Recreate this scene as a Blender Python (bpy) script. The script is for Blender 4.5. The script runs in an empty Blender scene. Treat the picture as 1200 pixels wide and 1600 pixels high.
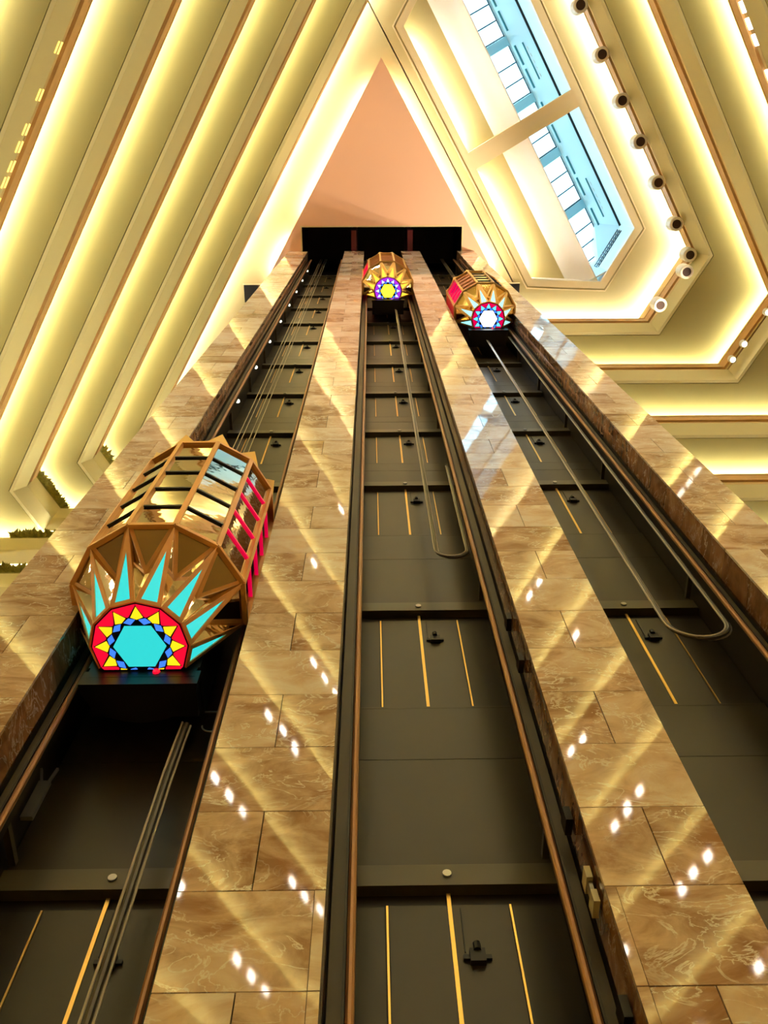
import bpy, math, random
from mathutils import Vector, Matrix
random.seed(7)
PI = math.pi
scene = bpy.context.scene
C = scene.collection

# ------------------------------------------------------------------ camera
F_PX = 1407.28
Z0 = 1.6                                   # height of the lens above the lobby floor
pt, rl, yw = math.radians(68.3093), math.radians(-2.2615), math.radians(1.9396)
fwd_h = Vector((math.sin(yw), math.cos(yw), 0)); rt = Vector((math.cos(yw), -math.sin(yw), 0)); up = Vector((0, 0, 1))
zc = math.cos(pt) * fwd_h + math.sin(pt) * up
uc = -math.sin(pt) * fwd_h + math.cos(pt) * up
r2 = math.cos(rl) * rt + math.sin(rl) * uc
u2 = -math.sin(rl) * rt + math.cos(rl) * uc
cam_d = bpy.data.cameras.new('camera')
cam_d.sensor_fit = 'VERTICAL'; cam_d.sensor_height = 36.0; cam_d.lens = F_PX / 1600 * 36.0
cam_d.clip_end = 500
cam = bpy.data.objects.new('camera', cam_d); C.objects.link(cam)
m3 = Matrix((r2, u2, -zc)).transposed()
cam.matrix_world = Matrix.Translation((0, 0, Z0)) @ m3.to_4x4()
scene.camera = cam

# ------------------------------------------------------------------ sky and exposure
world = bpy.data.worlds.new('sky'); scene.world = world; world.use_nodes = True
bg = world.node_tree.nodes['Background']
bg.inputs[0].default_value = (0.42, 0.80, 1.0, 1); bg.inputs[1].default_value = 3.5
vs = scene.view_settings
vs.view_transform = 'Standard'; vs.look = 'None'; vs.exposure = 0.72; vs.gamma = 1.0; vs.use_curve_mapping = False
COVE = 62.0        # strength of the balcony light tubes
CEIL_COVE = 100.0   # strength of the ceiling cove tubes
scene.cycles.max_bounces = 5
scene.cycles.caustics_reflective = False; scene.cycles.caustics_refractive = False

# ------------------------------------------------------------------ materials
MATS = {}
def mat(name, col, rough=.5, metal=0.0, emit=None, es=0.0, spec=.5, bump=0.0, bscale=20.0, var=0.0, vscale=3.0, coat=0.0):
    m = bpy.data.materials.new(name); m.use_nodes = True
    nt = m.node_tree; b = nt.nodes['Principled BSDF']
    b.inputs['Base Color'].default_value = (*col, 1); b.inputs['Roughness'].default_value = rough
    b.inputs['Metallic'].default_value = metal; b.inputs['Specular IOR Level'].default_value = spec
    b.inputs['Coat Weight'].default_value = coat
    if emit:
        b.inputs['Emission Color'].default_value = (*emit, 1); b.inputs['Emission Strength'].default_value = es
    if var or bump:
        tc = nt.nodes.new('ShaderNodeTexCoord')
        nz = nt.nodes.new('ShaderNodeTexNoise'); nz.inputs['Scale'].default_value = vscale; nz.inputs['Detail'].default_value = 5
        nt.links.new(tc.outputs['Object'], nz.inputs['Vector'])
        if var:
            mx = nt.nodes.new('ShaderNodeMix'); mx.data_type = 'RGBA'
            mx.inputs[6].default_value = (*[c * (1 - var) for c in col], 1); mx.inputs[7].default_value = (*[min(1, c * (1 + var)) for c in col], 1)
            nt.links.new(nz.outputs['Fac'], mx.inputs[0]); nt.links.new(mx.outputs[2], b.inputs['Base Color'])
        if bump:
            nb = nt.nodes.new('ShaderNodeTexNoise'); nb.inputs['Scale'].default_value = bscale; nb.inputs['Detail'].default_value = 3
            nt.links.new(tc.outputs['Object'], nb.inputs['Vector'])
            bp = nt.nodes.new('ShaderNodeBump'); bp.inputs['Strength'].default_value = bump; bp.inputs['Distance'].default_value = .02
            nt.links.new(nb.outputs['Fac'], bp.inputs['Height']); nt.links.new(bp.outputs[0], b.inputs['Normal'])
    MATS[name] = m
    return m

def marble(name, dark, mid, light, vein):
    m = bpy.data.materials.new(name); m.use_nodes = True; nt = m.node_tree; N = nt.nodes; L = nt.links
    b = N['Principled BSDF']; b.inputs['Roughness'].default_value = .035; b.inputs['Specular IOR Level'].default_value = .6
    tc = N.new('ShaderNodeTexCoord'); oi = N.new('ShaderNodeObjectInfo')
    mul = N.new('ShaderNodeVectorMath'); mul.operation = 'MULTIPLY_ADD'
    cr = N.new('ShaderNodeCombineXYZ')
    sc = N.new('ShaderNodeMath'); sc.operation = 'MULTIPLY'; sc.inputs[1].default_value = 57.0
    L.new(oi.outputs['Random'], sc.inputs[0])
    for i in range(3): L.new(sc.outputs[0], cr.inputs[i])
    mul.inputs[1].default_value = (1, 1, 1)
    L.new(tc.outputs['Object'], mul.inputs[0]); L.new(cr.outputs[0], mul.inputs[2])
    st = N.new('ShaderNodeMapping'); st.inputs['Scale'].default_value = (1.0, 1.0, 1.9)
    st.inputs['Rotation'].default_value = (0, .25, 0)
    L.new(mul.outputs[0], st.inputs['Vector'])
    n1 = N.new('ShaderNodeTexNoise'); n1.inputs['Scale'].default_value = 1.5; n1.inputs['Detail'].default_value = 9; n1.inputs['Roughness'].default_value = .62; n1.inputs['Distortion'].default_value = 1.2
    L.new(st.outputs[0], n1.inputs['Vector'])
    rmp = N.new('ShaderNodeValToRGB'); e = rmp.color_ramp.elements
    e[0].position = .30; e[0].color = (*dark, 1); e[1].position = .74; e[1].color = (*light, 1)
    x = e.new(.52); x.color = (*mid, 1)
    # tile to tile shift
    ad = N.new('ShaderNodeMath'); ad.operation = 'MULTIPLY_ADD'; ad.inputs[1].default_value = .30; 
    L.new(oi.outputs['Random'], ad.inputs[0]); L.new(n1.outputs['Fac'], ad.inputs[2])
    sb = N.new('ShaderNodeMath'); sb.operation = 'SUBTRACT'; sb.inputs[1].default_value = .14
    L.new(ad.outputs[0], sb.inputs[0]); L.new(sb.outputs[0], rmp.inputs[0])
    # veins: thin lines where a distorted noise crosses its middle
    n2 = N.new('ShaderNodeTexNoise'); n2.inputs['Scale'].default_value = 2.2; n2.inputs['Detail'].default_value = 6; n2.inputs['Distortion'].default_value = 1.6; n2.inputs['Roughness'].default_value=.55
    L.new(st.outputs[0], n2.inputs['Vector'])
    s1 = N.new('ShaderNodeMath'); s1.operation = 'SUBTRACT'; s1.inputs[1].default_value = .5; L.new(n2.outputs['Fac'], s1.inputs[0])
    s2 = N.new('ShaderNodeMath'); s2.operation = 'ABSOLUTE'; L.new(s1.outputs[0], s2.inputs[0])
    vr = N.new('ShaderNodeMapRange'); vr.inputs[1].default_value = .0; vr.inputs[2].default_value = .022; vr.inputs[3].default_value = 1; vr.inputs[4].default_value = 0
    L.new(s2.outputs[0], vr.inputs[0])
    n3 = N.new('ShaderNodeTexNoise'); n3.inputs['Scale'].default_value = 1.7; n3.inputs['Detail'].default_value = 2; L.new(mul.outputs[0], n3.inputs['Vector'])
    m3_ = N.new('ShaderNodeMapRange'); m3_.inputs[1].default_value = .38; m3_.inputs[2].default_value = .56; L.new(n3.outputs['Fac'], m3_.inputs[0])
    vm = N.new('ShaderNodeMath'); vm.operation = 'MULTIPLY'; L.new(vr.outputs[0], vm.inputs[0]); L.new(m3_.outputs[0], vm.inputs[1])
    vm2 = N.new('ShaderNodeMath'); vm2.operation = 'MULTIPLY'; vm2.inputs[1].default_value = .95; L.new(vm.outputs[0], vm2.inputs[0])
    mx = N.new('ShaderNodeMix'); mx.data_type = 'RGBA'; mx.inputs[7].default_value = (*vein, 1)
    L.new(vm2.outputs[0], mx.inputs[0]); L.new(rmp.outputs[0], mx.inputs[6]); L.new(mx.outputs[2], b.inputs['Base Color'])
    MATS[name] = m

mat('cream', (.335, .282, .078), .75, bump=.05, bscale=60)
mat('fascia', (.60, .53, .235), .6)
mat('ceiling', (.54, .46, .22), .75)
mat('trim', (.80, .68, .40), .6)
mat('peach', (.93, .60, .42), .8)
mat('white_paint', (.85, .84, .80), .6)
mat('daylight_tint', (.70, .80, .84), .6)  # white paint with the blue of daylight put into its colour
mat('tan_wood', (.58, .34, .12), .45, var=.25, vscale=2)
mat('brown_wood', (.26, .12, .025), .5, var=.3, vscale=2)
mat('corridor', (.55, .40, .18), .8)
mat('tube', (1, 1, 1), .5, emit=(1, .965, .84), es=COVE)
mat('ceiling_tube', (1, 1, 1), .5, emit=(1, .96, .83), es=CEIL_COVE)
marble('marble', (.38, .215, .115), (.76, .57, .42), (.95, .86, .77), (.99, .96, .90))
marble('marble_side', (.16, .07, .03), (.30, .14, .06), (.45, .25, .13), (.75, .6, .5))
mat('grout', (.10, .06, .03), .8)
mat('shaft', (.026, .020, .008), .38, var=.25, vscale=1.5)
mat('shaft_light', (.042, .033, .013), .38, var=.2, vscale=1.5)
mat('shaft_beam', (.10, .088, .048), .35, var=.2, vscale=1.5)
mat('shaft_dark', (.02, .014, .006), .5)
mat('black', (.006, .005, .004), .5)
mat('black_gloss', (.007, .006, .006), .4)
mat('brass', (.85, .55, .16), .28, metal=.9)
mat('copper', (.38, .19, .085), .35, metal=.35)
mat('channel', (.09, .07, .035), .4)
mat('steel', (.45, .44, .40), .3, metal=.8)
mat('rope', (.42, .37, .26), .4, metal=.5)
mat('cable', (.10, .085, .06), .3)
mat('cable_edge', (.55, .50, .40), .3)
mat('bracket_pale', (.72, .68, .50), .4)
mat('orange_frame', (.88, .44, .13), .32, metal=.2)
mat('gold_frame', (.85, .52, .15), .3, metal=.4)
mat('mirror_glass', (.80, .69, .50), .02, metal=1.0, bump=.12, bscale=2.2)
mat('mirror_dark', (.60, .50, .36), .02, metal=1.0, bump=.12, bscale=3)
mat('mirror_rust', (.60, .25, .10), .06, metal=.9)
mat('mirror_red', (.75, .05, .06), .06, metal=.7, emit=(.8, .01, .05), es=.25)  # red neon reflection put into the pane's colour and glow
mat('mirror_magenta', (.75, .02, .14), .06, metal=.6, emit=(.8, .0, .12), es=.35)  # magenta cast of the inner neon, put into colour and glow
mat('mirror_gold', (.95, .66, .22), .05, metal=1.0)
mat('bar_black', (.01, .01, .01), .35)
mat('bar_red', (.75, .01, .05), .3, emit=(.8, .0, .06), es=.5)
def glow(name, col, s): mat(name, tuple(c * .5 for c in col), .25, emit=col, es=s)
glow('g_red', (.80, .004, .03), .75); glow('g_yellow', (.95, .62, .01), .85); glow('g_blue', (.05, .20, .95), .8)
glow('g_cyan', (.03, .60, .60), .72); glow('g_purple', (.33, .02, .62), .9); glow('g_lilac', (.45, .50, 1.0), 1.2)
glow('g_sun', (1.0, .62, .02), 2.2); glow('g_crimson', (.62, .0, .06), .8); glow('g_sky', (.10, .62, .95), 1.3)
glow('g_white', (.85, .95, 1.0), 6.0); glow('g_amber', (1.0, .55, .04), 1.0); glow('g_aqua', (.25, .75, .90), 1.1)
mat('leaf', (.26, .24, .025), .45, var=.75, vscale=9)
mat('spot_body', (.80, .76, .62), .4)
mat('spot_hole', (.035, .014, .008), .4)
mat('spot_lit', (1, 1, 1), .4, emit=(1, .93, .75), es=25)
mat('rail_light', (1, 1, 1), .4, emit=(1, .95, .82), es=3.0)
mat('rail_lamp_strong', (1, 1, 1), .4, emit=(1, .92, .80), es=20.0)
mat('gold_glint', (1, .8, .3), .4, emit=(1, .66, .12), es=1.0)
mat('bulb', (1, 1, .9), .4, emit=(1, .93, .70), es=1.4)
mat('floor_stone', (.45, .33, .20), .3, var=.2)
mat('frame_blue', (.40, .68, .78), .5)
mat('frame_teal', (.06, .26, .32), .5)
mat('frame_dark', (.06, .09, .11), .5)
mat('louvre', (.03, .035, .04), .5)
# clear skylight glass
g = bpy.data.materials.new('glass'); g.use_nodes = True; nt = g.node_tree; nt.nodes.clear()
o_ = nt.nodes.new('ShaderNodeOutputMaterial'); mxs = nt.nodes.new('ShaderNodeMixShader'); tr = nt.nodes.new('ShaderNodeBsdfTransparent'); gl = nt.nodes.new('ShaderNodeBsdfGlossy')
tr.inputs[0].default_value = (.95, .98, 1, 1); gl.inputs['Roughness'].default_value = .05; mxs.inputs[0].default_value = .06
nt.links.new(tr.outputs[0], mxs.inputs[1]); nt.links.new(gl.outputs[0], mxs.inputs[2]); nt.links.new(mxs.outputs[0], o_.inputs[0]); MATS['glass'] = g

# ------------------------------------------------------------------ mesh helpers
class MB:
    def __init__(s): s.v = []; s.f = []
    def add(s, vs_, fs_):
        n = len(s.v); s.v += [tuple(p) for p in vs_]; s.f += [[i + n for i in f] for f in fs_]; return s
    def box(s, x0, x1, y0, y1, z0, z1):
        return s.add([(x0, y0, z0), (x1, y0, z0), (x1, y1, z0), (x0, y1, z0), (x0, y0, z1), (x1, y0, z1), (x1, y1, z1), (x0, y1, z1)],
                     [(0, 3, 2, 1), (4, 5, 6, 7), (0, 1, 5, 4), (1, 2, 6, 5), (2, 3, 7, 6), (3, 0, 4, 7)])
    def prism(s, poly, z0, z1):                       # poly counter-clockwise seen from above
        n = len(poly)
        area = sum(poly[i][0] * poly[(i + 1) % n][1] - poly[(i + 1) % n][0] * poly[i][1] for i in range(n))
        if area < 0: poly = poly[::-1]
        return s.add([(p[0], p[1], z0) for p in poly] + [(p[0], p[1], z1) for p in poly],
                     [list(range(n))[::-1], list(range(n, 2 * n))] + [(i, (i + 1) % n, (i + 1) % n + n, i + n) for i in range(n)])
    def slab(s, pts, t):                              # planar 3D polygon thickened against its normal
        P = [Vector(p) for p in pts]; nrm = (P[1] - P[0]).cross(P[2] - P[0]).normalized() * t; n = len(P)
        return s.add(P + [p - nrm for p in P], [list(range(n)), list(range(n, 2 * n))[::-1]] + [(i, i + n, (i + 1) % n + n, (i + 1) % n) for i in range(n)])
    def bar(s, a, b, w, h, upv=(0, 0, 1)):            # rectangular bar from a to b
        a, b = Vector(a), Vector(b); d = (b - a).normalized(); upv = Vector(upv)
        x = d.cross(upv)
        if x.length < 1e-4: x = d.cross(Vector((0, 1, 0)))
        x.normalize(); y = x.cross(d)
        vs_ = []
        for p in (a, b):
            for i, j in ((-1, -1), (1, -1), (1, 1), (-1, 1)): vs_.append(p + x * i * w / 2 + y * j * h / 2)
        return s.add(vs_, [(0, 1, 2, 3), (7, 6, 5, 4), (0, 4, 5, 1), (1, 5, 6, 2), (2, 6, 7, 3), (3, 7, 4, 0)])
    def tube(s, pts, r, n=8):
        pts = [Vector(p) for p in pts]; rings = []
        ref = Vector((0, 1, 0))
        for i, p in enumerate(pts):
            d = (pts[min(i + 1, len(pts) - 1)] - pts[max(i - 1, 0)]).normalized()
            x = d.cross(ref)
            if x.length < 1e-3: x = d.cross(Vector((1, 0, 0)))
            x.normalize(); y = d.cross(x)
            rings.append([p + x * math.cos(2 * PI * k / n) * r + y * math.sin(2 * PI * k / n) * r for k in range(n)])
        vs_ = [q for rg in rings for q in rg]; fs_ = []
        for i in range(len(rings) - 1):
            for k in range(n): fs_.append((i * n + k, i * n + (k + 1) % n, (i + 1) * n + (k + 1) % n, (i + 1) * n + k))
        fs_ += [list(range(n))[::-1], [(len(rings) - 1) * n + k for k in range(n)]]
        return s.add(vs_, fs_)
    def lathe(s, prof, n=20):                          # prof (r, z) about local z
        vs_ = []; fs_ = []
        for r, z in prof:
            for k in range(n): vs_.append((r * math.cos(2 * PI * k / n), r * math.sin(2 * PI * k / n), z))
        for i in range(len(prof) - 1):
            for k in range(n): fs_.append((i * n + k, i * n + (k + 1) % n, (i + 1) * n + (k + 1) % n, (i + 1) * n + k))
        fs_ += [list(range(n))[::-1], [(len(prof) - 1) * n + k for k in range(n)]]
        return s.add(vs_, fs_)
    def mesh(s, name, m):
        me = bpy.data.meshes.new(name); me.from_pydata(s.v, [], s.f); me.materials.append(MATS[m]); me.update(); return me
    def obj(s, name, m, parent=None, loc=None, rz=None):
        return link(name, s.mesh(name, m), parent, loc, rz)
def link(name, me, parent=None, loc=None, rz=None):
    o = bpy.data.objects.new(name, me); C.objects.link(o)
    if parent: o.parent = parent
    if loc is not None: o.location = loc
    if rz: o.rotation_euler = (0, 0, rz)
    return o
def tag(o, label=None, cat=None, group=None, kind=None):
    if label: o['label'] = label
    if cat: o['category'] = cat
    if group: o['group'] = group
    if kind: o['kind'] = kind
    return o
def empty(name, loc=(0, 0, 0), rz=0):
    o = bpy.data.objects.new(name, None); C.objects.link(o); o.location = loc; o.rotation_euler = (0, 0, rz); return o
S3 = math.sqrt(3) / 2
def RXY(u, v): return (v * S3 + u * .5, -v * .5 + u * S3)        # right wing axes: u along the wing, v outward

# ------------------------------------------------------------------ the atrium's balconies
RAIL_Z = 41.6 + Z0; FLOOR_H = 3.15; STEP = 1.46
def isect(l1, l2):
    (a, b, c), (d, e, f_) = l1, l2; det = a * e - b * d
    return ((c * e - b * f_) / det, (a * f_ - c * d) / det)
def side_lines(side, k):                                  # lines n.p = c, n pointing out of the atrium
    Ll = (-S3, -.5, 2.92 + STEP * k); Rl = (S3, -.5, 10.3 + STEP * k)
    if side == 'left':
        return [(Rl[0], Rl[1], Rl[2] - .012), Ll, (-S3, .5, 15.05 + 1.57 * k), (0, 1, 13.75), (1, 0, -3.0)]
    return [(Ll[0], Ll[1], Ll[2] - .012), Rl, (S3, .5, 14.4 + 2.9 * k), (0, 1, 7.07 + 1.43 * k), (-1, 0, -3.2)]
def chain(side, k, o):
    ls = side_lines(side, k)
    off = [(a, b, c + o) for a, b, c in ls]; off[-1] = ls[-1]
    return [isect(off[i], off[i + 1]) for i in range(len(ls) - 1)]
def sweep(side, k, prof, zbase, mb=None, seg=None):
    mb = mb or MB(); n = len(prof)
    cols = [[(p[0], p[1], zbase + z) for p in chain(side, k, o)] for o, z in prof]
    if seg: cols = [c[seg[0]:seg[1] + 1] for c in cols]
    m = len(cols[0]); vs_ = [cols[j][i] for i in range(m) for j in range(n)]; fs_ = []
    for i in range(m - 1):
        for j in range(n):
            j2 = (j + 1) % n
            q = (i * n + j, i * n + j2, (i + 1) * n + j2, (i + 1) * n + j)
            fs_.append(q if side == 'right' else q[::-1])
    fs_ += [list(range(n)), [(m - 1) * n + j for j in range(n)][::-1]]
    return mb.add(vs_, fs_)
ordin = ['first', 'second', 'third', 'fourth', 'fifth', 'sixth', 'seventh', 'eighth', 'ninth', 'tenth']
NLEV = 10
balc = {}
for side in ('left', 'right'):
    for k in range(NLEV):
        z = RAIL_Z - FLOOR_H * k
        b = empty('balcony', (0, 0, 0)); balc[side, k] = b
        if side == 'left':
            lb = 'cream balcony tier on the left, %s outward from the peach ceiling' % ordin[k]
        else:
            lb = 'cream balcony tier on the right, %s outward from the skylight' % ordin[k]
        tag(b, lb, 'balcony', 'balcony tiers ringing the atrium')
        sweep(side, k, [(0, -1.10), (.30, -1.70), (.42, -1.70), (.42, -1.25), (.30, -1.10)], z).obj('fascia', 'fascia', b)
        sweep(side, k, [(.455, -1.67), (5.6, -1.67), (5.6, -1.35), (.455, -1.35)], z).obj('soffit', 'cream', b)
        sg = (0, 1) if side == 'left' else None              # on the left only the long run has timber boards
        sweep(side, k, [(.24, -1.24), (.30, -1.24), (.30, -.45), (.24, -.45)], z, seg=sg).obj('rail_panel', 'brown_wood', b)
        sweep(side, k, [(0, -.60), (.10, -.60), (.10, -.03), (.0, -.03)], z, seg=sg).obj('rail_board', 'tan_wood', b)
        sweep(side, k, [(-.02, -.03), (.14, -.03), (.14, .0), (-.02, .0)], z, seg=sg).obj('handrail', 'tan_wood', b)
        if sg: sweep(side, k, [(0, -1.095), (.12, -1.095), (.12, 0), (0, 0)], z, seg=(1, 3)).obj('parapet', 'fascia', b)
        lz = 1.12 if k else 1.95
        sweep(side, k, [(.44, -1.34), (.78, -1.34), (.78, lz), (.44, lz)], z).obj('light_shelf', 'corridor', b)
        sweep(side, k, [(.50, lz + .001), (.58, lz + .001), (.58, lz + .035), (.50, lz + .035)], z).obj('light_tube', 'tube', b)
        sweep(side, k, [(2.6, -1.34), (2.75, -1.34), (2.75, 1.46), (2.6, 1.46)], z).obj('corridor_wall', 'corridor', b)

# small lamps and glowing gold-glint blocks set in the recess under the rail board
def recess_light(side, k, along, o, dz, ln, m):
    d = (2.92 if side == 'left' else 10.3) + STEP * k + o
    if side == 'right': p = RXY(along, d); ang = math.atan2(S3, .5)
    else:
        p = (-S3 * d - .5 * along, -.5 * d + S3 * along); ang = math.atan2(S3, -.5)
    MB().box(-ln / 2, ln / 2, -.03, .03, -.16, .16).obj('rail_light', m, balc[side, k], (p[0], p[1], RAIL_Z - FLOOR_H * k + dz), ang)
for u_ in (1.75, 2.36, 2.94, 3.51, 4.77, 5.35): recess_light('right', 2, u_, .06, -.82, .40, 'rail_light')
for u_ in (1.9, 3.27, 4.3, 4.83, 5.43, 5.93, 6.6): recess_light('left', 4, u_, .05, -1.04, .34, 'gold_glint')  # gold glints along the rail, put in as small glowing blocks

for k in range(1, 8):                                       # rows of these lamps light the part of the hall behind the viewer
    for side in ('left', 'right'):
        for i in range(18):
            if (i + k) % 6 > 2 or -4.6 - i * .85 - .3 * k < -7.6 - 2.5 * k: continue
            recess_light(side, k, -4.6 - i * .85 - .3 * k, .06, -.82, .32, 'rail_lamp_strong')

# lobby shell below the tiers
zlow = RAIL_Z - FLOOR_H * (NLEV - 1) - 1.4
for side in ('left', 'right'):
    tag(sweep(side, NLEV - 1, [(3.0, -zlow), (3.3, -zlow), (3.3, 0), (3.0, 0)], zlow).obj('wall_lobby_' + side, 'corridor'), kind='structure')
tag(MB().box(-73, 73, -73, 53, -.3, 0).obj('floor', 'floor_stone'), kind='structure')
ow = MB(); ow.box(-72, 72, 52, 52.3, 0, 46); ow.box(-72, 72, -72, -71.7, 0, 46); ow.box(-72, -71.7, -72, 52, 0, 46); ow.box(71.7, 72, -72, 52, 0, 46)
tag(ow.obj('wall_light_shell', 'corridor'), kind='structure')  # unseen shell added to stop sky light leaking through the gaps
tag(MB().box(-3.0, 3.2, 13.9, 14.2, 0, 45.5).obj('wall_rear', 'corridor'), kind='structure')

# ------------------------------------------------------------------ ceiling
ZC = 44.0 + Z0; ZP = 43.5 + Z0
A_, B_, C_, D_, E_ = (-3.71, 3.86), (-6.75, 9.12), (9.05, 9.12), (10.48, 6.67), (8.71, 3.86)
cm = MB()
holes = []
def uvp(mb, pts, z0, z1): return mb.prism([RXY(*p) for p in pts], z0, z1)
SX0, SX1, SY0, SY1 = -3.20, 4.26, 3.13, 5.4
def clip_half(poly, n, c):                                # keep n.p <= c
    out = []
    for i in range(len(poly)):
        p, q_ = poly[i], poly[(i + 1) % len(poly)]; a, b = n[0] * p[0] + n[1] * p[1] - c, n[0] * q_[0] + n[1] * q_[1] - c
        if a <= 0: out.append(p)
        if (a <= 0) != (b <= 0): t = a / (a - b); out.append((p[0] + (q_[0] - p[0]) * t, p[1] + (q_[1] - p[1]) * t))
    return out
main = [RXY(-110, -110), RXY(90, -110), RXY(90, 3.86), RXY(-110, 3.86)]
def cpiece(poly, *hs):
    for n_, c_ in hs: poly = clip_half(poly, n_, c_)
    if len(poly) > 2: cm.prism(poly, ZC, ZC + .12)
cpiece(main, ((0, 1), SY0)); cpiece(main, ((0, -1), -SY1))
cpiece(main, ((0, -1), -SY0), ((0, 1), SY1), ((1, 0), SX0)); cpiece(main, ((0, -1), -SY0), ((0, 1), SY1), ((-1, 0), -SX1))
uvp(cm, [(-110, 3.86), A_, B_, (-110, 9.12)], ZC, ZC + .12)
uvp(cm, [E_, (90, 3.86), (90, 6.67), D_], ZC, ZC + .12)
uvp(cm, [D_, (90, 6.67), (90, 9.12), C_], ZC, ZC + .12)
uvp(cm, [(-110, 9.12), (90, 9.12), (90, 110), (-110, 110)], ZC, ZC + .12)
ceil = tag(cm.obj('ceiling', 'ceiling'), kind='structure')
# moulded border around the skylight well
bm = MB()
hexo = [A_, B_, C_, D_, E_]
def offs(poly, d):
    n = len(poly); out = []
    cx = sum(p[0] for p in poly) / n; cy = sum(p[1] for p in poly) / n
    ls = []
    for i in range(n):
        p, q = poly[i], poly[(i + 1) % n]; nx, ny = q[1] - p[1], p[0] - q[0]; l = math.hypot(nx, ny); nx /= l; ny /= l
        if nx * (p[0] - cx) + ny * (p[1] - cy) < 0: nx, ny = -nx, -ny
        ls.append((nx, ny, nx * p[0] + ny * p[1] + d))
    return [isect(ls[i - 1], ls[i]) for i in range(n)]
def ring(mb, o0, o1, z0, z1):
    a, b = offs(hexo, o0), offs(hexo, o1)
    for i in range(len(a)):
        j = (i + 1) % len(a); uvp(mb, [a[i], b[i], b[j], a[j]], z0, z1)
ring(bm, -.02, .30, ZC - .035, ZC); ring(bm, .36, .42, ZC - .05, ZC)
bm.obj('trim', 'trim', ceil)
# cross beam
MB().prism([RXY(2.2, 3.86), RXY(3.0, 3.86), RXY(3.0, 9.12), RXY(2.2, 9.12)], ZC - .03, ZC + .5).obj('beam', 'trim', ceil)
# recess panels left of the skylight
def uv3(u, v, z): p = RXY(u, v); return (p[0], p[1], z)
for (u0, u1) in ((-7.5, 2.2), (3.0, 10.4)):
    MB().slab([uv3(u0, 3.0, ZC + .55), uv3(u0, 5.30, ZC + .55), uv3(u1, 5.30, ZC + .55), uv3(u1, 3.0, ZC + .55)], -.05).obj('recess_panel', 'ceiling', ceil)
    MB().slab([uv3(u0, 5.30, ZC + .55), uv3(u0, 6.54, ZC + .08), uv3(u1, 6.54, ZC + .08), uv3(u1, 5.30, ZC + .55)], -.05).obj('baffle', 'white_paint', ceil)
MB().slab([uv3(-7.5, 3.0, ZC), uv3(-7.5, 3.0, ZC + .6), uv3(10.4, 3.0, ZC + .6), uv3(10.4, 3.0, ZC)], .05).obj('recess_back', 'ceiling', ceil)
for u0, u1 in ((-3.2, 1.9), (3.4, 8.2)):
    MB().prism([RXY(u0, 3.50), RXY(u1, 3.50), RXY(u1, 3.58), RXY(u0, 3.58)], ZC + .14, ZC + .20).obj('light_tube', 'ceiling_tube', ceil)

# peach ceiling over the lifts
def Ld(d, y): return ((-d - .5 * y) / S3, y)               # point on the left-parallel line at y
def Rv(v, y): return ((v + .5 * y) / S3, y)
PL, PR, PY = 1.49, 2.40, 5.6
apex = isect((-S3, -.5, PL), (S3, -.5, PR))
pm = MB()
pm.prism([apex, Rv(PR, SY0), Ld(PL, SY0)], ZP, ZP + .14)
pm.prism([Ld(PL, SY0), (SX0, SY0), (SX0, PY), Ld(PL, PY)], ZP, ZP + .14)
pm.prism([(SX1, SY0), Rv(PR, SY0), Rv(PR, PY), (SX1, PY)], ZP, ZP + .14)
peach = tag(pm.obj('ceiling_peach', 'peach'), kind='structure')
for a, b in ((Ld(PL - .40, -2.6), Ld(PL - .40, 2.75)), (Rv(PR - .40, -2.6), Rv(PR - .40, 2.75)), (Ld(PL - .30, 3.75), Ld(PL - .30, 5.3)), (Rv(PR - .30, 3.75), Rv(PR - .30, 5.3))):
    MB().bar((a[0], a[1], ZP + .19), (b[0], b[1], ZP + .19), .08, .05).obj('light_tube', 'ceiling_tube', peach)
# dark lift head above the slot
hm = MB()
hm.box(SX0 - .1, SX0, SY0 - .1, 5.4, ZP + .002, ZP + 5); hm.box(SX1, SX1 + .1, SY0 - .1, 5.4, ZP + .002, ZP + 5)
hm.box(SX0 - .1, SX1 + .1, SY0 - .1, SY0, ZP + .002, ZP + 5); hm.box(SX0, SX1, 5.3, 5.4, ZP, ZP + 5); hm.box(SX0 - .1, SX1 + .1, SY0 - .1, 5.4, ZP + 5, ZP + 5.1)
head = tag(hm.obj('wall_lift_head', 'black'), kind='structure')
mat('dark_fin', (.16, .02, .03), .4)
for x in (-.78, 1.85): MB().box(x - .12, x + .12, 3.3, 5.3, ZP + .3, ZP + 4.9).obj('fin', 'dark_fin', head)
MB().box(SX0 - .05, SX1 + .05, SY0 - .06, SY0 - .003, ZP - .02, ZP + .1).obj('slot_trim', 'trim', head)
for x in (SX0, SX1): MB().box(x - .03, x + .03, SY0, 4.2, ZP - .02, ZP + .1).obj('slot_trim', 'trim', head)
# two dark shafts in the ceiling behind the tower
for i, (x0, x1, y0, y1) in enumerate(((-6.06, -4.6, 5.78, 6.6), (5.9, 7.12, 5.78, 6.35))):
    ob = MB().box(x0, x1, y0, y1, ZC - .012, ZC + .01).obj('ceiling_hatch', 'black')
    tag(ob, 'small black opening in the ceiling beside the %s marble pillar' % ('leftmost', 'rightmost')[i], 'ceiling opening')
    MB().box(x0 - .05, x1, y0 - .05, y0, ZC - .03, ZC).obj('edge', 'trim', ob)

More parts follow.
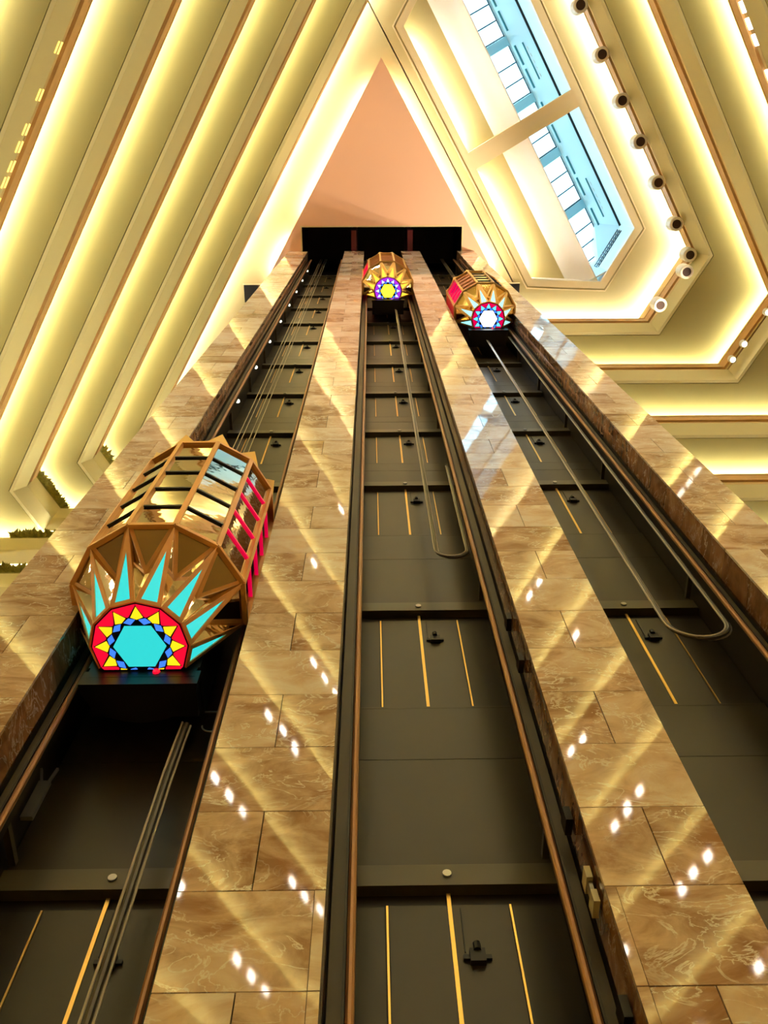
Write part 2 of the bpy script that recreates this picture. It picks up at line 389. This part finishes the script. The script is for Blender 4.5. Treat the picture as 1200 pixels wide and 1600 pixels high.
# ------------------------------------------------------------------ skylight
win = tag(empty('window_1', (0, 0, 0)), kind='structure')
VR, ZR, VE, ZE = 8.20, 48.0 + Z0, 5.7, 46.3 + Z0           # ridge and left eave
ZW = 46.5 + Z0
wl = MB()
h2 = offs(hexo, .03)
def wall_uv(a, b, z0, z1, mb, t=.06): mb.slab([uv3(*a, z0), uv3(*b, z0), uv3(*b, z1), uv3(*a, z1)], t)
wr = MB(); wall_uv((-6.8, 9.14), (9.06, 9.14), ZC, ZW - .06, wr); wr.obj('upstand', 'white_paint', win)
wr = MB(); wall_uv((9.06, 9.14), (10.5, 6.66), ZC, ZW - .06, wr); wr.obj('upstand', 'white_paint', win)
wr = MB(); wall_uv((10.5, 6.66), (8.71, 3.86), ZC, ZC + .6, wr); wr.obj('upstand', 'white_paint', win)
wr = MB(); wall_uv((-6.78, 9.14), (-3.71, 3.86), ZC, ZW + 2.5, wr); wr.obj('upstand', 'white_paint', win)
MB().bar(uv3(-6.8, 9.05, ZW - .04), uv3(9.05, 9.05, ZW - .04), .14, .06).obj('shadow_gap', 'black', win)
# right slope (daylight blue put into its colour), left inner wall, end gables
MB().slab([uv3(-7, 9.22, ZW), uv3(9.4, 9.22, ZW), uv3(9.4, VR, ZR), uv3(-7, VR, ZR)], .06).obj('slope', 'daylight_tint', win)
MB().slab([uv3(-7, 6.54, ZC + .08), uv3(10.6, 6.54, ZC + .08), uv3(10.6, VE, ZE), uv3(-7, VE, ZE)], -.06).obj('inner_wall', 'white_paint', win)
gm = MB(); gm.slab([uv3(10.2, 9.4, ZC), uv3(10.2, VE - .3, ZC + .1), uv3(10.2, VE - .3, ZE), uv3(10.2, VR, ZR + .1), uv3(10.2, 9.4, ZW)], .06)
gm.slab([uv3(9.2, 9.3, ZW - .1), uv3(10.3, 7.3, ZW - .1), uv3(9.6, 7.6, ZW + 1.6), uv3(8.5, 8.3, ZW + 1.5)], .05)
gm.obj('gable', 'daylight_tint', win)
gm = MB(); gm.slab([uv3(-6.9, 9.4, ZC + .2), uv3(-6.9, VE - .3, ZC + .6), uv3(-6.9, VE - .3, ZE), uv3(-6.9, VR, ZR + .1), uv3(-6.9, 9.4, ZW)], .06); gm.obj('gable', 'daylight_tint', win)
# louvred grille on the chamfered wall
a0, a1 = Vector(uv3(9.18, 8.85, 0)), Vector(uv3(10.25, 7.02, 0))
for i in range(12):
    p = a0.lerp(a1, (i + .5) / 12)
    MB().bar((p.x - .04, p.y - .03, ZC + 1.75), (p.x - .04, p.y - .03, ZW - .15), .07, .05, (1, 0, 0)).obj('louvre', 'louvre', win)
for zz in (ZC + 1.7, ZC + 2.0, ZW - .12):
    MB().bar((a0.x - .03, a0.y - .03, zz), (a1.x - .03, a1.y - .03, zz), .04, .05).obj('louvre_rail', 'louvre', win)
# left slope: panes, glazing bars, rafters
def SL(u, t, dz=0): return uv3(u, VR + (VE - VR) * t, ZR + (ZE - ZR) * t + dz)
u_ = -6.4; PW = .765
while u_ < 9.6:
    for i in range(3):
        a, b = u_ + i * PW, u_ + (i + 1) * PW
        if a > 9.8: break
        MB().slab([SL(a + .02, .06), SL(a + .02, .98), SL(b - .02, .98), SL(b - .02, .06)], .02).obj('pane', 'glass', win)
        MB().bar(SL(b, .03, -.02), SL(b, .98, -.02), .065, .05).obj('glazing_bar', 'frame_dark', win)
    MB().bar(SL(u_ - .26, -.02, -.05), SL(u_ - .26, 1.0, -.05), .44, .12).obj('rafter', 'frame_blue', win)
    u_ += 3 * PW + .52
MB().bar(SL(-7, .03, -.04), SL(10.2, .03, -.04), .05, .07).obj('ridge_bar', 'frame_dark', win)
MB().bar(SL(-7, -.04, -.08), SL(10.2, -.04, -.08), .22, .12).obj('ridge_beam', 'white_paint', win)
def SR(u, t, dz=-.05): return uv3(u, 9.22 + (VR - 9.22) * t, ZW + (ZR - ZW) * t + dz)
u_ = -6.4
while u_ < 9.0:
    for i in range(2):
        a, b = u_ + .1 + i * 1.15, u_ + 1.05 + i * 1.15
        if b > 9.3: break
        MB().bar(SR(a, .80), SR(b, .80), .22, .05).obj('slope_window', 'frame_teal', win)
    u_ += 3 * PW + .52
for a, b in ((-.6, 1.2), (6.3, 8.4)):
    MB().bar(SR(a, .52), SR(b, .52), .16, .06).obj('vent_bar', 'frame_teal', win)
    for i in range(5): MB().bar(SR(a + .25 + i * .33, .44), SR(a + .42 + i * .33, .44), .10, .06).obj('vent_tab', 'white_paint', win)
# unseen lids added so that daylight enters through the panes only
lid = MB()
uvp(lid, [(-7.6, 2.4), (10.9, 2.4), (10.9, 5.75), (-7.6, 5.75)], ZE, ZE + .1)
uvp(lid, [(-7.6, 9.2), (10.9, 9.2), (10.9, 10.2), (-7.6, 10.2)], ZW + .05, ZW + .15)
uvp(lid, [(10.2, 3), (11.2, 3), (11.2, 10), (10.2, 10)], ZR - .2, ZR)
tag(lid.obj('ceiling_light_lid', 'ceiling'), kind='structure')

# ------------------------------------------------------------------ lift tower
YF, YB = 4.2, 5.29
pill = [(-3.82, -2.927, 'R', 'leftmost marble pillar, left of the lowest lift'), (-1.214, -.307, 'R', 'marble pillar between the left and middle lifts'),
        (1.411, 2.276, 'L', 'marble pillar between the middle and right lifts'), (4.02, 4.80, 'L', 'rightmost marble pillar, under the skylight side')]
ROW = .72; R0 = 3.57 + Z0 - 7 * ROW
for x0, x1, vis, lb in pill:
    pc = ((x0 + x1) / 2, YF, 0); w = x1 - x0
    P = tag(empty('marble_pillar', pc), 'tall tan veined ' + lb, 'pillar', 'marble pillars of the lift tower')
    MB().box(-w / 2 + .03, w / 2 - .03, .03, .42, 0, ZP).obj('core', 'grout', P)
    gap = .004; es = .05 if vis == 'R' else 0
    full = MB().box(-w / 2, w / 2, 0, .028, gap, ROW - gap).mesh('tile', 'marble')
    hl = MB().box(-w / 2, -gap, 0, .028, gap, ROW - gap).mesh('tile', 'marble')
    hr = MB().box(gap, w / 2, 0, .028, gap, ROW - gap).mesh('tile', 'marble')
    if vis == 'R': xl, xr, sx = -w / 2, w / 2 - .07, (w / 2 - .066, w / 2)
    else: xl, xr, sx = -w / 2 + .07, w / 2, (-w / 2, -w / 2 + .066)
    nf = MB().box(xl, xr, 0, .028, gap, ROW - gap).mesh('tile', 'marble')
    nl = MB().box(xl, -gap, 0, .028, gap, ROW - gap).mesh('tile', 'marble')
    nr = MB().box(gap, xr, 0, .028, gap, ROW - gap).mesh('tile', 'marble')
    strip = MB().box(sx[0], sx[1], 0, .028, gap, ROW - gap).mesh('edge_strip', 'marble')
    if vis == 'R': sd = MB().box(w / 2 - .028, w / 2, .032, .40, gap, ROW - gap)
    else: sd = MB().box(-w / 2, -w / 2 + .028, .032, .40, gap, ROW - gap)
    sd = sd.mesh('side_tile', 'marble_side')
    n = 0
    while True:
        z = R0 + n * ROW
        if z + ROW > ZP: break
        low = n < 8 and n >= 6 or n < 6
        if n % 2 == 0:
            link('tile', nl if low else hl, P, (0, 0, z)); link('tile', nr if low else hr, P, (0, 0, z))
        else: link('tile', nf if low else full, P, (0, 0, z))
        if low: link('edge_strip', strip, P, (0, 0, z))
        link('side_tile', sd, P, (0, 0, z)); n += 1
    MB().box(-w / 2, w / 2, 0, .40, R0 + n * ROW, ZP).obj('capping', 'marble', P)
    for ch_ in P.children:
        if ch_.name.startswith('tile'): ch_.rotation_euler = (random.gauss(0, .0012), 0, random.gauss(0, .0016))

# core behind the shafts
core = MB(); core.box(-3.75, 4.73, 5.42, 6.6, 0, ZP)
tag(core.obj('wall_core', 'ceiling'), kind='structure')
# shafts
beams = [.89, 5.35, 9.82, 14.30]
while beams[-1] + FLOOR_H < 43.2: beams.append(beams[-1] + FLOOR_H)
beams = [b + Z0 for b in beams]
shafts = [('left', -2.927, -1.214, -2.04), ('center', -.307, 1.411, .555), ('right', 2.276, 4.02, 3.11)]
interlock = MB(); interlock.box(-.055, .055, -.05, .0, -.06, .05); interlock.box(-.10, .10, -.025, 0, -.02, .015)
interlock.tube([(.0, -.05, .03), (.0, -.05, .09)], .028); interlock.box(-.085, -.078, -.01, 0, .05, .45)
interlock = interlock.mesh('door_lock', 'black')
hole = MB().tube([(0, -.012, 0), (0, .01, 0)], .035, 12).mesh('bolt_cap', 'steel')
for nm, x0, x1, xc in shafts:
    W = tag(empty('wall_shaft_' + nm, (xc, YB, 0)), kind='structure')
    l, r = x0 - xc, x1 - xc
    MB().box(l - .02, r + .02, .02, .12, 0, ZP + 4).obj('backing', 'shaft_dark', W)
    MB().box(l - .06, l, -.72, .12, 0, ZP + .3).obj('side_wall', 'shaft_dark', W)
    MB().box(r, r + .06, -.72, .12, 0, ZP + .3).obj('side_wall', 'shaft_dark', W)
    bm_ = MB().box(l + .01, r - .01, -.075, .02, 0, .225); bm_.box(l + .01, r - .01, -.085, -.07, .0, .012)
    beam_me = bm_.mesh('beam', 'shaft_beam')
    strip_me = {}
    for i, zb in enumerate(beams):
        zn = beams[i - 1] + .245 if i else 0
        tall = (zb - zn) > 3.5
        dl = 1.86 if tall else 1.66
        zd = zb - .13 - dl
        key = tall if i else 'low'
        if key not in strip_me:
            strip_me[key] = dict(
                brass=MB().box(-.015, .015, -.02, .0, 0, dl + .11).mesh('brass_edge', 'brass'),
                brass2=MB().box(-.008, .008, -.016, .0, 0, dl).mesh('brass_edge', 'brass'),
                leafl=MB().box(-.455, -.016, -.012, .02, 0, dl).mesh('door_leaf', 'shaft_light'),
                leafr=MB().box(.018, .445, -.012, .02, 0, dl).mesh('door_leaf', 'shaft_light'),
                pl=MB().box(l + .01, -.49, .0, .02, 0, dl).mesh('side_panel', 'shaft'),
                pr=MB().box(.475, r - .01, .0, .02, 0, dl).mesh('side_panel', 'shaft'))
        sm = strip_me[key]
        link('beam', beam_me, W, (0, 0, zb))
        link('bolt_cap', hole, W, (0, -.08, zb + .12))
        for x in (-.47, 0, .46): link('brass_edge', sm['brass2' if x else 'brass'], W, (x, 0, zd))
        for q in ('leafl', 'leafr'): link('door_leaf', sm[q], W, (0, 0, zd))
        for q in ('pl', 'pr'): link('side_panel', sm[q], W, (0, 0, zd))
        link('door_lock', interlock, W, (.16, -.014, zb - .62))
        MB().box(l + .01, r - .01, -.03, .02, zd - .03, zd).obj('sill', 'shaft_light', W)
        hgt = zd - .03 - zn; cut = zn + hgt * .62
        MB().box(l + .01, r - .01, -.03, .02, zn + .005, cut - .004).obj('wall_panel', 'shaft_light', W)
        MB().box(l + .01, r - .01, -.03, .02, cut + .004, zd - .034).obj('wall_panel', 'shaft_light', W)
# guide rails on each side of each shaft
for (nm, x0, x1, xc) in shafts:
    for s, xe in ((1, x0), (-1, x1)):
        side_w = 'left' if s > 0 else 'right'
        G = tag(empty('guide_rail', (xe, 4.62, 0)), 'brown vertical guide rail along the %s side of the %s lift shaft' % (side_w, {'center': 'middle'}.get(nm, nm)), 'guide rail', 'guide rails of the lifts')
        def bx(a, b, y0, y1, z0, z1): return MB().box(min(a * s, b * s), max(a * s, b * s), y0, y1, z0, z1)
        bx(.012, .10, .02, .16, 0, ZP).obj('channel', 'channel', G)
        bx(.10, .118, -.04, .16, 0, ZP).obj('channel_lip', 'shaft_dark', G)
        MB().tube([(.150 * s, -.02, 0), (.150 * s, -.02, ZP)], .030, 10).obj('rail_edge', 'copper', G)
        bk = bx(.03, .085, .16, .60, -.03, .03).mesh('bracket', 'channel')
        for zb in beams: link('bracket', bk, G, (0, 0, zb + .3))
        if (nm, s) == ('left', 1):
            bl = MB().lathe([(.012, -.07), (.035, -.04), (.045, 0), (.035, .04), (.012, .06)], 12).mesh('bulb', 'bulb')
            z = 18.5 + Z0
            while z < 43: link('bulb', bl, G, (.11, .20, z)); z += 3.24
        if (nm, s) == ('center', -1):
            for z in (4.54, 4.34): MB().box(-.055, -.015, -.30, -.16, z + Z0 - .05, z + Z0 + .05).obj('clamp', 'bracket_pale', G)
            MB().box(-.045, -.02, -.27, -.19, 4.3 + Z0, 4.58 + Z0).obj('clamp_plate', 'steel', G)
            for z in (5.17, 7.33, 8.13, 3.6, 3.4): MB().box(-.06, -.01, -.24, -.10, z + Z0 - .07, z + Z0 + .07).obj('clamp', 'black', G)
# loose metal bits in the left shaft
q = MB(); q.box(-.05, .05, -.02, .02, -.25, .2); q.bar((-.03, 0, .2), (-.09, 0, .38), .025, .02); q.bar((.03, 0, .2), (.05, 0, .38), .025, .02)
tag(q.obj('rail_bracket', 'steel', None, (-2.80, 4.95, 6.1 + Z0)), 'pale grey forked steel bracket low in the left shaft', 'bracket')
def arc(cx, cz, r, a0, a1, y, n=10): return [(cx + r * math.cos(a0 + (a1 - a0) * i / n), y, cz + r * math.sin(a0 + (a1 - a0) * i / n)) for i in range(n + 1)]

# ------------------------------------------------------------------ lift cabs
RB, RD, ZB, ZT = .877, .455, .85, 3.52
def pol(r, th, z): return Vector((r * math.sin(th), -r * math.cos(th), z))
T15 = math.radians(15)
def clip_y(poly, ymax):
    out = []
    for i in range(len(poly)):
        p, q_ = poly[i], poly[(i + 1) % len(poly)]
        if p[1] <= ymax: out.append(p)
        if (p[1] <= ymax) != (q_[1] <= ymax):
            t = (ymax - p[1]) / (q_[1] - p[1]); out.append((p[0] + (q_[0] - p[0]) * t, ymax))
    return out
def inset_tri(a, b, c, w):
    a, b, c = Vector(a), Vector(b), Vector(c); la, lb_, lc = (b - c).length, (a - c).length, (a - b).length
    inc = (a * la + b * lb_ + c * lc) / (la + lb_ + lc); ar = (b - a).cross(c - a).length; rad = ar / (la + lb_ + lc)
    t = max(0.0, 1 - w / rad)
    return [inc + (p - inc) * t for p in (a, b, c)]
def tri_frame(a, b, c, w, th):
    i = inset_tri(a, b, c, w); o = [Vector(a), Vector(b), Vector(c)]
    n = (o[1] - o[0]).cross(o[2] - o[0]).normalized() * th
    mb = MB()
    vs_ = o + i + [p - n for p in o] + [p - n for p in i]
    fs_ = []
    for k in range(3):
        j = (k + 1) % 3
        fs_ += [(k, j, j + 3, k + 3), (k + 6, k + 9, j + 9, j + 6), (k, k + 6, j + 6, j), (k + 3, j + 3, j + 9, k + 9)]
    return mb.add(vs_, fs_), i, n
# shared meshes, all drawn for a facet facing the atrium and turned about the cab's axis
hw, ap = RB * math.sin(T15), RB * math.cos(T15)
NR = 5; ph = (ZT - ZB) / NR
SH = {}
def shared(key, make):
    if key not in SH: SH[key] = make()
    return SH[key]
def pane_me(m): return shared('pane' + m, lambda: MB().box(-hw + .02, hw - .02, -ap + .012, -ap + .024, .012, ph - .012).mesh('pane', m))
def bar_me(m): return shared('bar' + m, lambda: MB().box(-hw + .015, hw - .015, -ap - .008, -ap + .02, -.016, .016).mesh('crossbar', m))
def post_me(m): return shared('post' + m, lambda: MB().bar((0, -RB, ZB), (0, -RB, ZT), .055, .05, (0, 1, 0)).mesh('post', m))
def rim_me(m): return shared('rim' + m, lambda: MB().bar((-hw, -ap, 0), (hw, -ap, 0), .05, .055).mesh('rim', m))
sp = (pol(RB + .012, 0, ZB + .01), pol(RD + .012, -T15, -.004), pol(RD + .012, T15, -.004))
dn = ((-hw, -ap, ZB), (hw, -ap, ZB), (0, -.53, .42))
def spike_frame(m):
    def f():
        mb, i, n = tri_frame(*sp, .042, .035); return mb.mesh('ray_frame', m)
    return shared('sf' + m, f)
def spike_glass(m):
    def f():
        i = inset_tri(*sp, .040); mb = MB(); n = (sp[1] - sp[0]).cross(sp[2] - sp[0]).normalized()
        mb.slab([p - n * .012 for p in i], .01); return mb.mesh('ray_glass', m)
    return shared('sg' + m, f)
def down_frame(m):
    def f():
        mb, i, n = tri_frame(dn[1], dn[0], dn[2], .035, .03); return mb.mesh('panel_frame', m)
    return shared('df' + m, f)
def down_glass(m):
    def f():
        i = inset_tri(dn[1], dn[0], dn[2], .033); n = (i[1] - i[0]).cross(i[2] - i[0]).normalized(); mb = MB()
        mb.slab([p - n * .012 for p in i], .01); return mb.mesh('mirror_panel', m)
    return shared('dg' + m, f)
def gusset(m, s):
    def f():
        a = Vector((s * hw, -ap, ZB)); b_ = Vector((0, -.53, .42)); c_ = Vector((0, -RD, 0)); pts = [a, b_, c_] if s > 0 else [a, c_, b_]
        return MB().slab(pts, .01).mesh('gusset', m)
    return shared('gs%s%d' % (m, s), f)
def crown(m):
    def f():
        mb, i, n = tri_frame((-.17, -RB + .03, ZT), (.17, -RB + .03, ZT), (0, -RB - .02, ZT + .34), .03, .03)
        mb.slab(i, .01); return mb.mesh('crown_point', m)
    return shared('cr' + m, f)

def glass_disc(cab, cols):
    ring_c, tri_c, small_c, hex_c = cols
    YC = .25
    back = clip_y([(RD * math.sin(math.radians(30 * i)), -RD * math.cos(math.radians(30 * i))) for i in range(12)], YC)
    disc = MB().prism(back, .004, .03).obj('stained_glass', 'bar_black', cab)
    def piece(pts, m):
        poly = clip_y([(r * RD * math.sin(math.radians(t)), -r * RD * math.cos(math.radians(t))) for r, t in pts], YC - .008)
        if len(poly) > 2: MB().prism(poly, -.006, .004).obj('pane', m, disc)
    for j in range(12):
        t = 30 * j
        piece([(.895, t), (.675, t - 10.5), (.615, t), (.675, t + 10.5)], tri_c)
        f_ = t + 15
        piece([(.955, f_ - 14.6), (.925, f_), (.955, f_ + 14.6), (.925, f_ + 14.4), (.70, f_ + 2.6), (.685, f_), (.70, f_ - 2.6), (.925, f_ - 14.4)], ring_c)
        piece([(.655, f_), (.605, f_ + 11.5), (.515, f_), (.605, f_ - 11.5)], small_c)
    piece([(.535, 30 + 60 * j) for j in range(6)], hex_c)
    MB().lathe([(.0015, -.05), (.025, -.04), (.035, -.015), (.035, .0)], 14).obj('indicator', ring_c, cab, (.13, .262, -.01))

def make_cab(loc, label, frame, ray_m, disc_cols, facet, low_glass):
    cab = tag(empty('elevator_cab', loc), label, 'elevator', 'glass lift cabs')
    for j in range(-3, 4):
        th = math.radians(30 * j); gm_, bm2 = facet[j]
        for i in range(NR): link('pane', pane_me(gm_), cab, (0, 0, ZB + i * ph), th)
        for i in range(1, NR): link('crossbar', bar_me(bm2), cab, (0, 0, ZB + i * ph), th)
        link('rim', rim_me(frame), cab, (0, 0, ZB), th); link('rim', rim_me(frame), cab, (0, 0, ZT), th)
        fr = link('panel_frame', down_frame(frame), cab, None, th)
        link('mirror_panel', down_glass(low_glass), fr)
        for s in (-1, 1): link('gusset', gusset('mirror_gold' if frame == 'gold_frame' else 'mirror_glass', s), cab, None, th)
    for j in range(-4, 4):
        th = math.radians(30 * j + 15)
        link('post', post_me(frame), cab, None, th)
        fr = link('ray_frame', spike_frame(frame), cab, None, th); link('ray_glass', spike_glass(ray_m), fr)
        if -4 < j < 3: link('crown_point', crown('gold_frame'), cab, None, th)
    poly = [pol(RB * .97, math.radians(30 * j + 15), 0) for j in range(-4, 4)]
    MB().prism([(p.x, p.y) for p in poly], ZT - .03, ZT + .02).obj('roof', 'black', cab)
    MB().prism([(p.x * .9, p.y * .9) for p in poly], ZB + .01, ZB + .04).obj('cab_floor', 'black', cab)
    q = MB(); q.box(-.52, .52, .262, .78, .06, 3.4); q.box(-.5, .5, .262, .70, -.10, .06)
    q.obj('car_sling', 'black_gloss', cab)
    # rounded underside behind the glass bottom
    n = 12; vs_ = [(.54 * math.cos(PI * i / n), .264 + .42 * math.sin(PI * i / n)) for i in range(n + 1)]
    MB().prism(vs_, -.22, -.0).obj('underside', 'black_gloss', cab)
    glass_disc(cab, disc_cols)
    return cab
MG, MD = 'mirror_glass', 'bar_black'
make_cab((-2.15, 4.2, 7.27 + Z0), 'large lift cab with turquoise hexagon and red ring beneath, lowest of three', 'orange_frame', 'g_cyan',
         ('g_red', 'g_yellow', 'g_blue', 'g_cyan'), {-3: (MG, MD), -2: (MG, MD), -1: (MG, MD), 0: (MG, MD), 1: (MG, MD), 2: (MG, 'bar_red'), 3: (MG, 'bar_red')}, 'mirror_dark')
make_cab((.56, 4.2, 30.3 + Z0), 'small far lift cab with glowing yellow center and violet ring beneath', 'gold_frame', 'g_amber',
         ('g_purple', 'g_lilac', 'g_blue', 'g_sun'), {-3: ('mirror_red', 'bar_red'), -2: ('mirror_red', 'bar_red'), -1: ('mirror_rust', 'orange_frame'), 0: ('mirror_rust', 'orange_frame'), 1: ('mirror_rust', 'orange_frame'), 2: ('mirror_rust', 'orange_frame'), 3: ('mirror_rust', 'orange_frame')}, MG)
make_cab((3.20, 4.2, 24.8 + Z0), 'lift cab with glowing white hexagon and crimson ring beneath, right shaft', 'gold_frame', 'g_aqua',
         ('g_crimson', 'g_sky', 'g_blue', 'g_white'), {-3: ('mirror_red', 'orange_frame'), -2: ('mirror_magenta', 'bar_red'), -1: ('mirror_rust', 'orange_frame'), 0: (MG, MD), 1: ('mirror_rust', MD), 2: (MG, MD), 3: (MG, MD)}, 'mirror_gold')
# hoist ropes
for nm, xs, zb in (('left', (-2.44, -2.36, -2.22, -2.14), 10.8), ('right', (3.40, 3.46, 3.52), 28.3)):
    for i, x in enumerate(xs):
        tag(MB().tube([(x, 4.78, zb + Z0 - .07), (x, 4.78, ZP + 2)], .011, 6).obj('hoist_rope', 'rope'),
            'thin steel hoist rope above the %s lift cab, %s of %s' % (nm, ('leftmost', 'second from left', 'third from left', 'rightmost')[i] if len(xs) == 4 else ('leftmost', 'middle', 'rightmost')[i], ('three', 'four')[len(xs) - 3]), 'rope', 'hoist ropes of the %s lift' % nm)
# travelling cables: flat double ribbons hanging in a loop
def trav(pts, r, label, gapv=(.05, 0, 0)):
    T = tag(empty('travelling_cable', pts[-1]), label, 'cable', 'travelling cables')
    for s, m in ((-1, 'cable_edge'), (0, 'cable'), (1, 'cable_edge')):
        MB().tube([Vector(p) - Vector(pts[-1]) + Vector(gapv) * s for p in pts], r if s == 0 else r * .45, 8).obj('strand', m, T)
def U(x0, x1, ztop0, zbot, ztop1, y):
    r = (x1 - x0) / 2; return [(x0, y, ztop0)] + arc((x0 + x1) / 2, zbot + r, r, PI, 2 * PI, y, 14) + [(x1, y, ztop1)]
trav(U(.82, 1.23, 30.04 + Z0, 10.45 + Z0, 14 + Z0, 4.78), .022, 'looped travelling cable hanging in the middle shaft', (.028, .02, 0))
trav(U(3.18, 3.84, 24.54 + Z0, 8.28 + Z0, 25 + Z0, 4.75), .026, 'long looped travelling cable hanging in the right shaft', (.034, .02, 0))
trav([(-1.74, 4.9, 7.05 + Z0), (-1.76, 4.9, 6.3 + Z0), (-1.77, 4.9, 0.4)], .026, 'straight travelling cable hanging below the left lift cab', (.036, .02, 0))
MB_h = MB().tube(arc(-1.50, 7.02 + Z0, .09, PI, 2 * PI, 4.9, 10), .008, 6)
MB_h.bar((-1.60, 4.9, 7.24 + Z0), (-1.44, 4.9, 7.24 + Z0), .012, .012)
tag(MB_h.obj('cable_hook', 'steel'), 'small steel hook beside pillar under the left lift cab', 'hook')

# ------------------------------------------------------------------ spotlights on the right balconies
def spot(p, lit, label, out_dir, arm, r=.30, ln=.80):
    S = tag(empty('spotlight', p), label, 'spotlight', 'spotlights on the right balcony rails')
    MB().lathe([(r * .86, .0), (r, .03), (r, ln * .75), (r * .7, ln), (.02, ln)], 20).obj('housing', 'spot_body', S)
    MB().lathe([(.01, -.012), (r * .62, -.010), (r * .64, .02)], 20).obj('lens', 'spot_lit' if lit else 'spot_hole', S)
    if lit:
        ld = bpy.data.lights.new('spot_beam', 'SPOT'); ld.energy = lit; ld.spot_size = math.radians(46); ld.spot_blend = 1.0; ld.shadow_soft_size = .12; ld.color = (1, .80, .58)
        lo = bpy.data.objects.new('spot_beam', ld); C.objects.link(lo); lo.parent = S; lo.location = (-out_dir[0] * .25, -out_dir[1] * .25, .1)
        dv = Vector((.2, 1.2, ZP)) - Vector(p); lo.rotation_euler = dv.to_track_quat('-Z', 'Y').to_euler()
    MB().bar((0, 0, ln * .55), (out_dir[0] * arm, out_dir[1] * arm, ln * .55), .10, .12).obj('bracket', 'spot_body', S)
names = ['nearest the top edge', 'second from the top edge', 'third from the top edge', 'fourth from the top edge', 'fifth from the top edge', 'sixth from the top edge', 'at the bend of the balcony']
for i, u_ in enumerate((-.55, 1.53, 3.55, 5.41, 7.32, 9.32, 10.85)):
    p = RXY(u_ * .968, 9.96); spot((p[0], p[1], 40.27 + Z0), False, 'unlit round spotlight on the inner right balcony rail, ' + names[i], (S3, -.5), .31)
ch = side_lines('right', 0)[2]
for i, (x, y) in enumerate(((14.27, 4.99), (13.24, 6.47))):
    p = (x * .945, y * .945); spot((p[0], p[1], 39.3 + Z0), False, 'unlit round spotlight on the angled rail end, ' + ('upper of two', 'lower of two')[i], (S3, .5), .28)
for i, (x, y) in enumerate(((16.86, 6.3), (16.05, 7.65), (15.64, 8.32))):
    p = (x * .96, y * .96); spot((p[0], p[1], 36.9 + Z0), 3000.0, 'bright lit spotlight on the angled second right balcony, ' + ('uppermost of three', 'middle of three', 'lowest of three')[i], (S3, .5), .22, .15, .30)

# ------------------------------------------------------------------ planting on the left balcony rails
def planting(a, b, label, n, nrm, hgt=.40):
    a, b = Vector(a), Vector(b); mb = MB(); d = b - a
    for i in range(n):
        p = a.lerp(b, random.random()) + Vector((random.uniform(-.07, .07), random.uniform(-.07, .07), random.uniform(.06, .16)))
        an = random.uniform(0, 2 * PI); el = random.uniform(-.05, 1.3); ln = random.uniform(.5, 1.0) * hgt
        dr = Vector((math.cos(an) * math.cos(el), math.sin(an) * math.cos(el), math.sin(el))); 
        if dr.dot(nrm) > .15: dr = dr - 2 * dr.dot(nrm) * nrm
        sd = dr.cross(Vector((0, 0, 1)))
        if sd.length < .05: sd = Vector((1, 0, 0))
        sd = sd.normalized() * ln * .24; mid = p + dr * ln * .45 + Vector((0, 0, .03)); tip = p + dr * ln
        mb.add([p, mid + sd, tip, mid - sd], [(0, 1, 2, 3)])
    mb.tube([a + Vector((0, 0, .06)), b + Vector((0, 0, .06))], .05, 6)
    tag(mb.obj('planting', 'leaf'), label, 'plant', 'green planting on the left rails')
for k, lb, n in ((2, 'green planting along the angled left rail, larger of the two', 420), (1, 'short green planting on the angled left rail nearer the lifts', 260)):
    c_ = chain('left', k, .04); z = RAIL_Z - FLOOR_H * k + .005
    planting((*c_[1], z), (*c_[2], z), lb, n, Vector((-S3, .5, 0)))
    e_ = (c_[2][0] + 2.6, c_[2][1], z)
for k, lb in ((2, 'dark foliage tuft beside the end of the angled left rail'), (3, 'spiky green planting along the lower left rail above a cream panel'), (4, 'lowest strip of green planting at the left edge')):
    c_ = chain('left', k, .04); z = RAIL_Z - FLOOR_H * k + .005
    planting((c_[2][0] + .9, c_[2][1], z), (c_[2][0] + (2.2 if k == 2 else 9.0), c_[2][1], z), lb, 180 if k == 2 else 800, Vector((0, 1, 0)), .42)
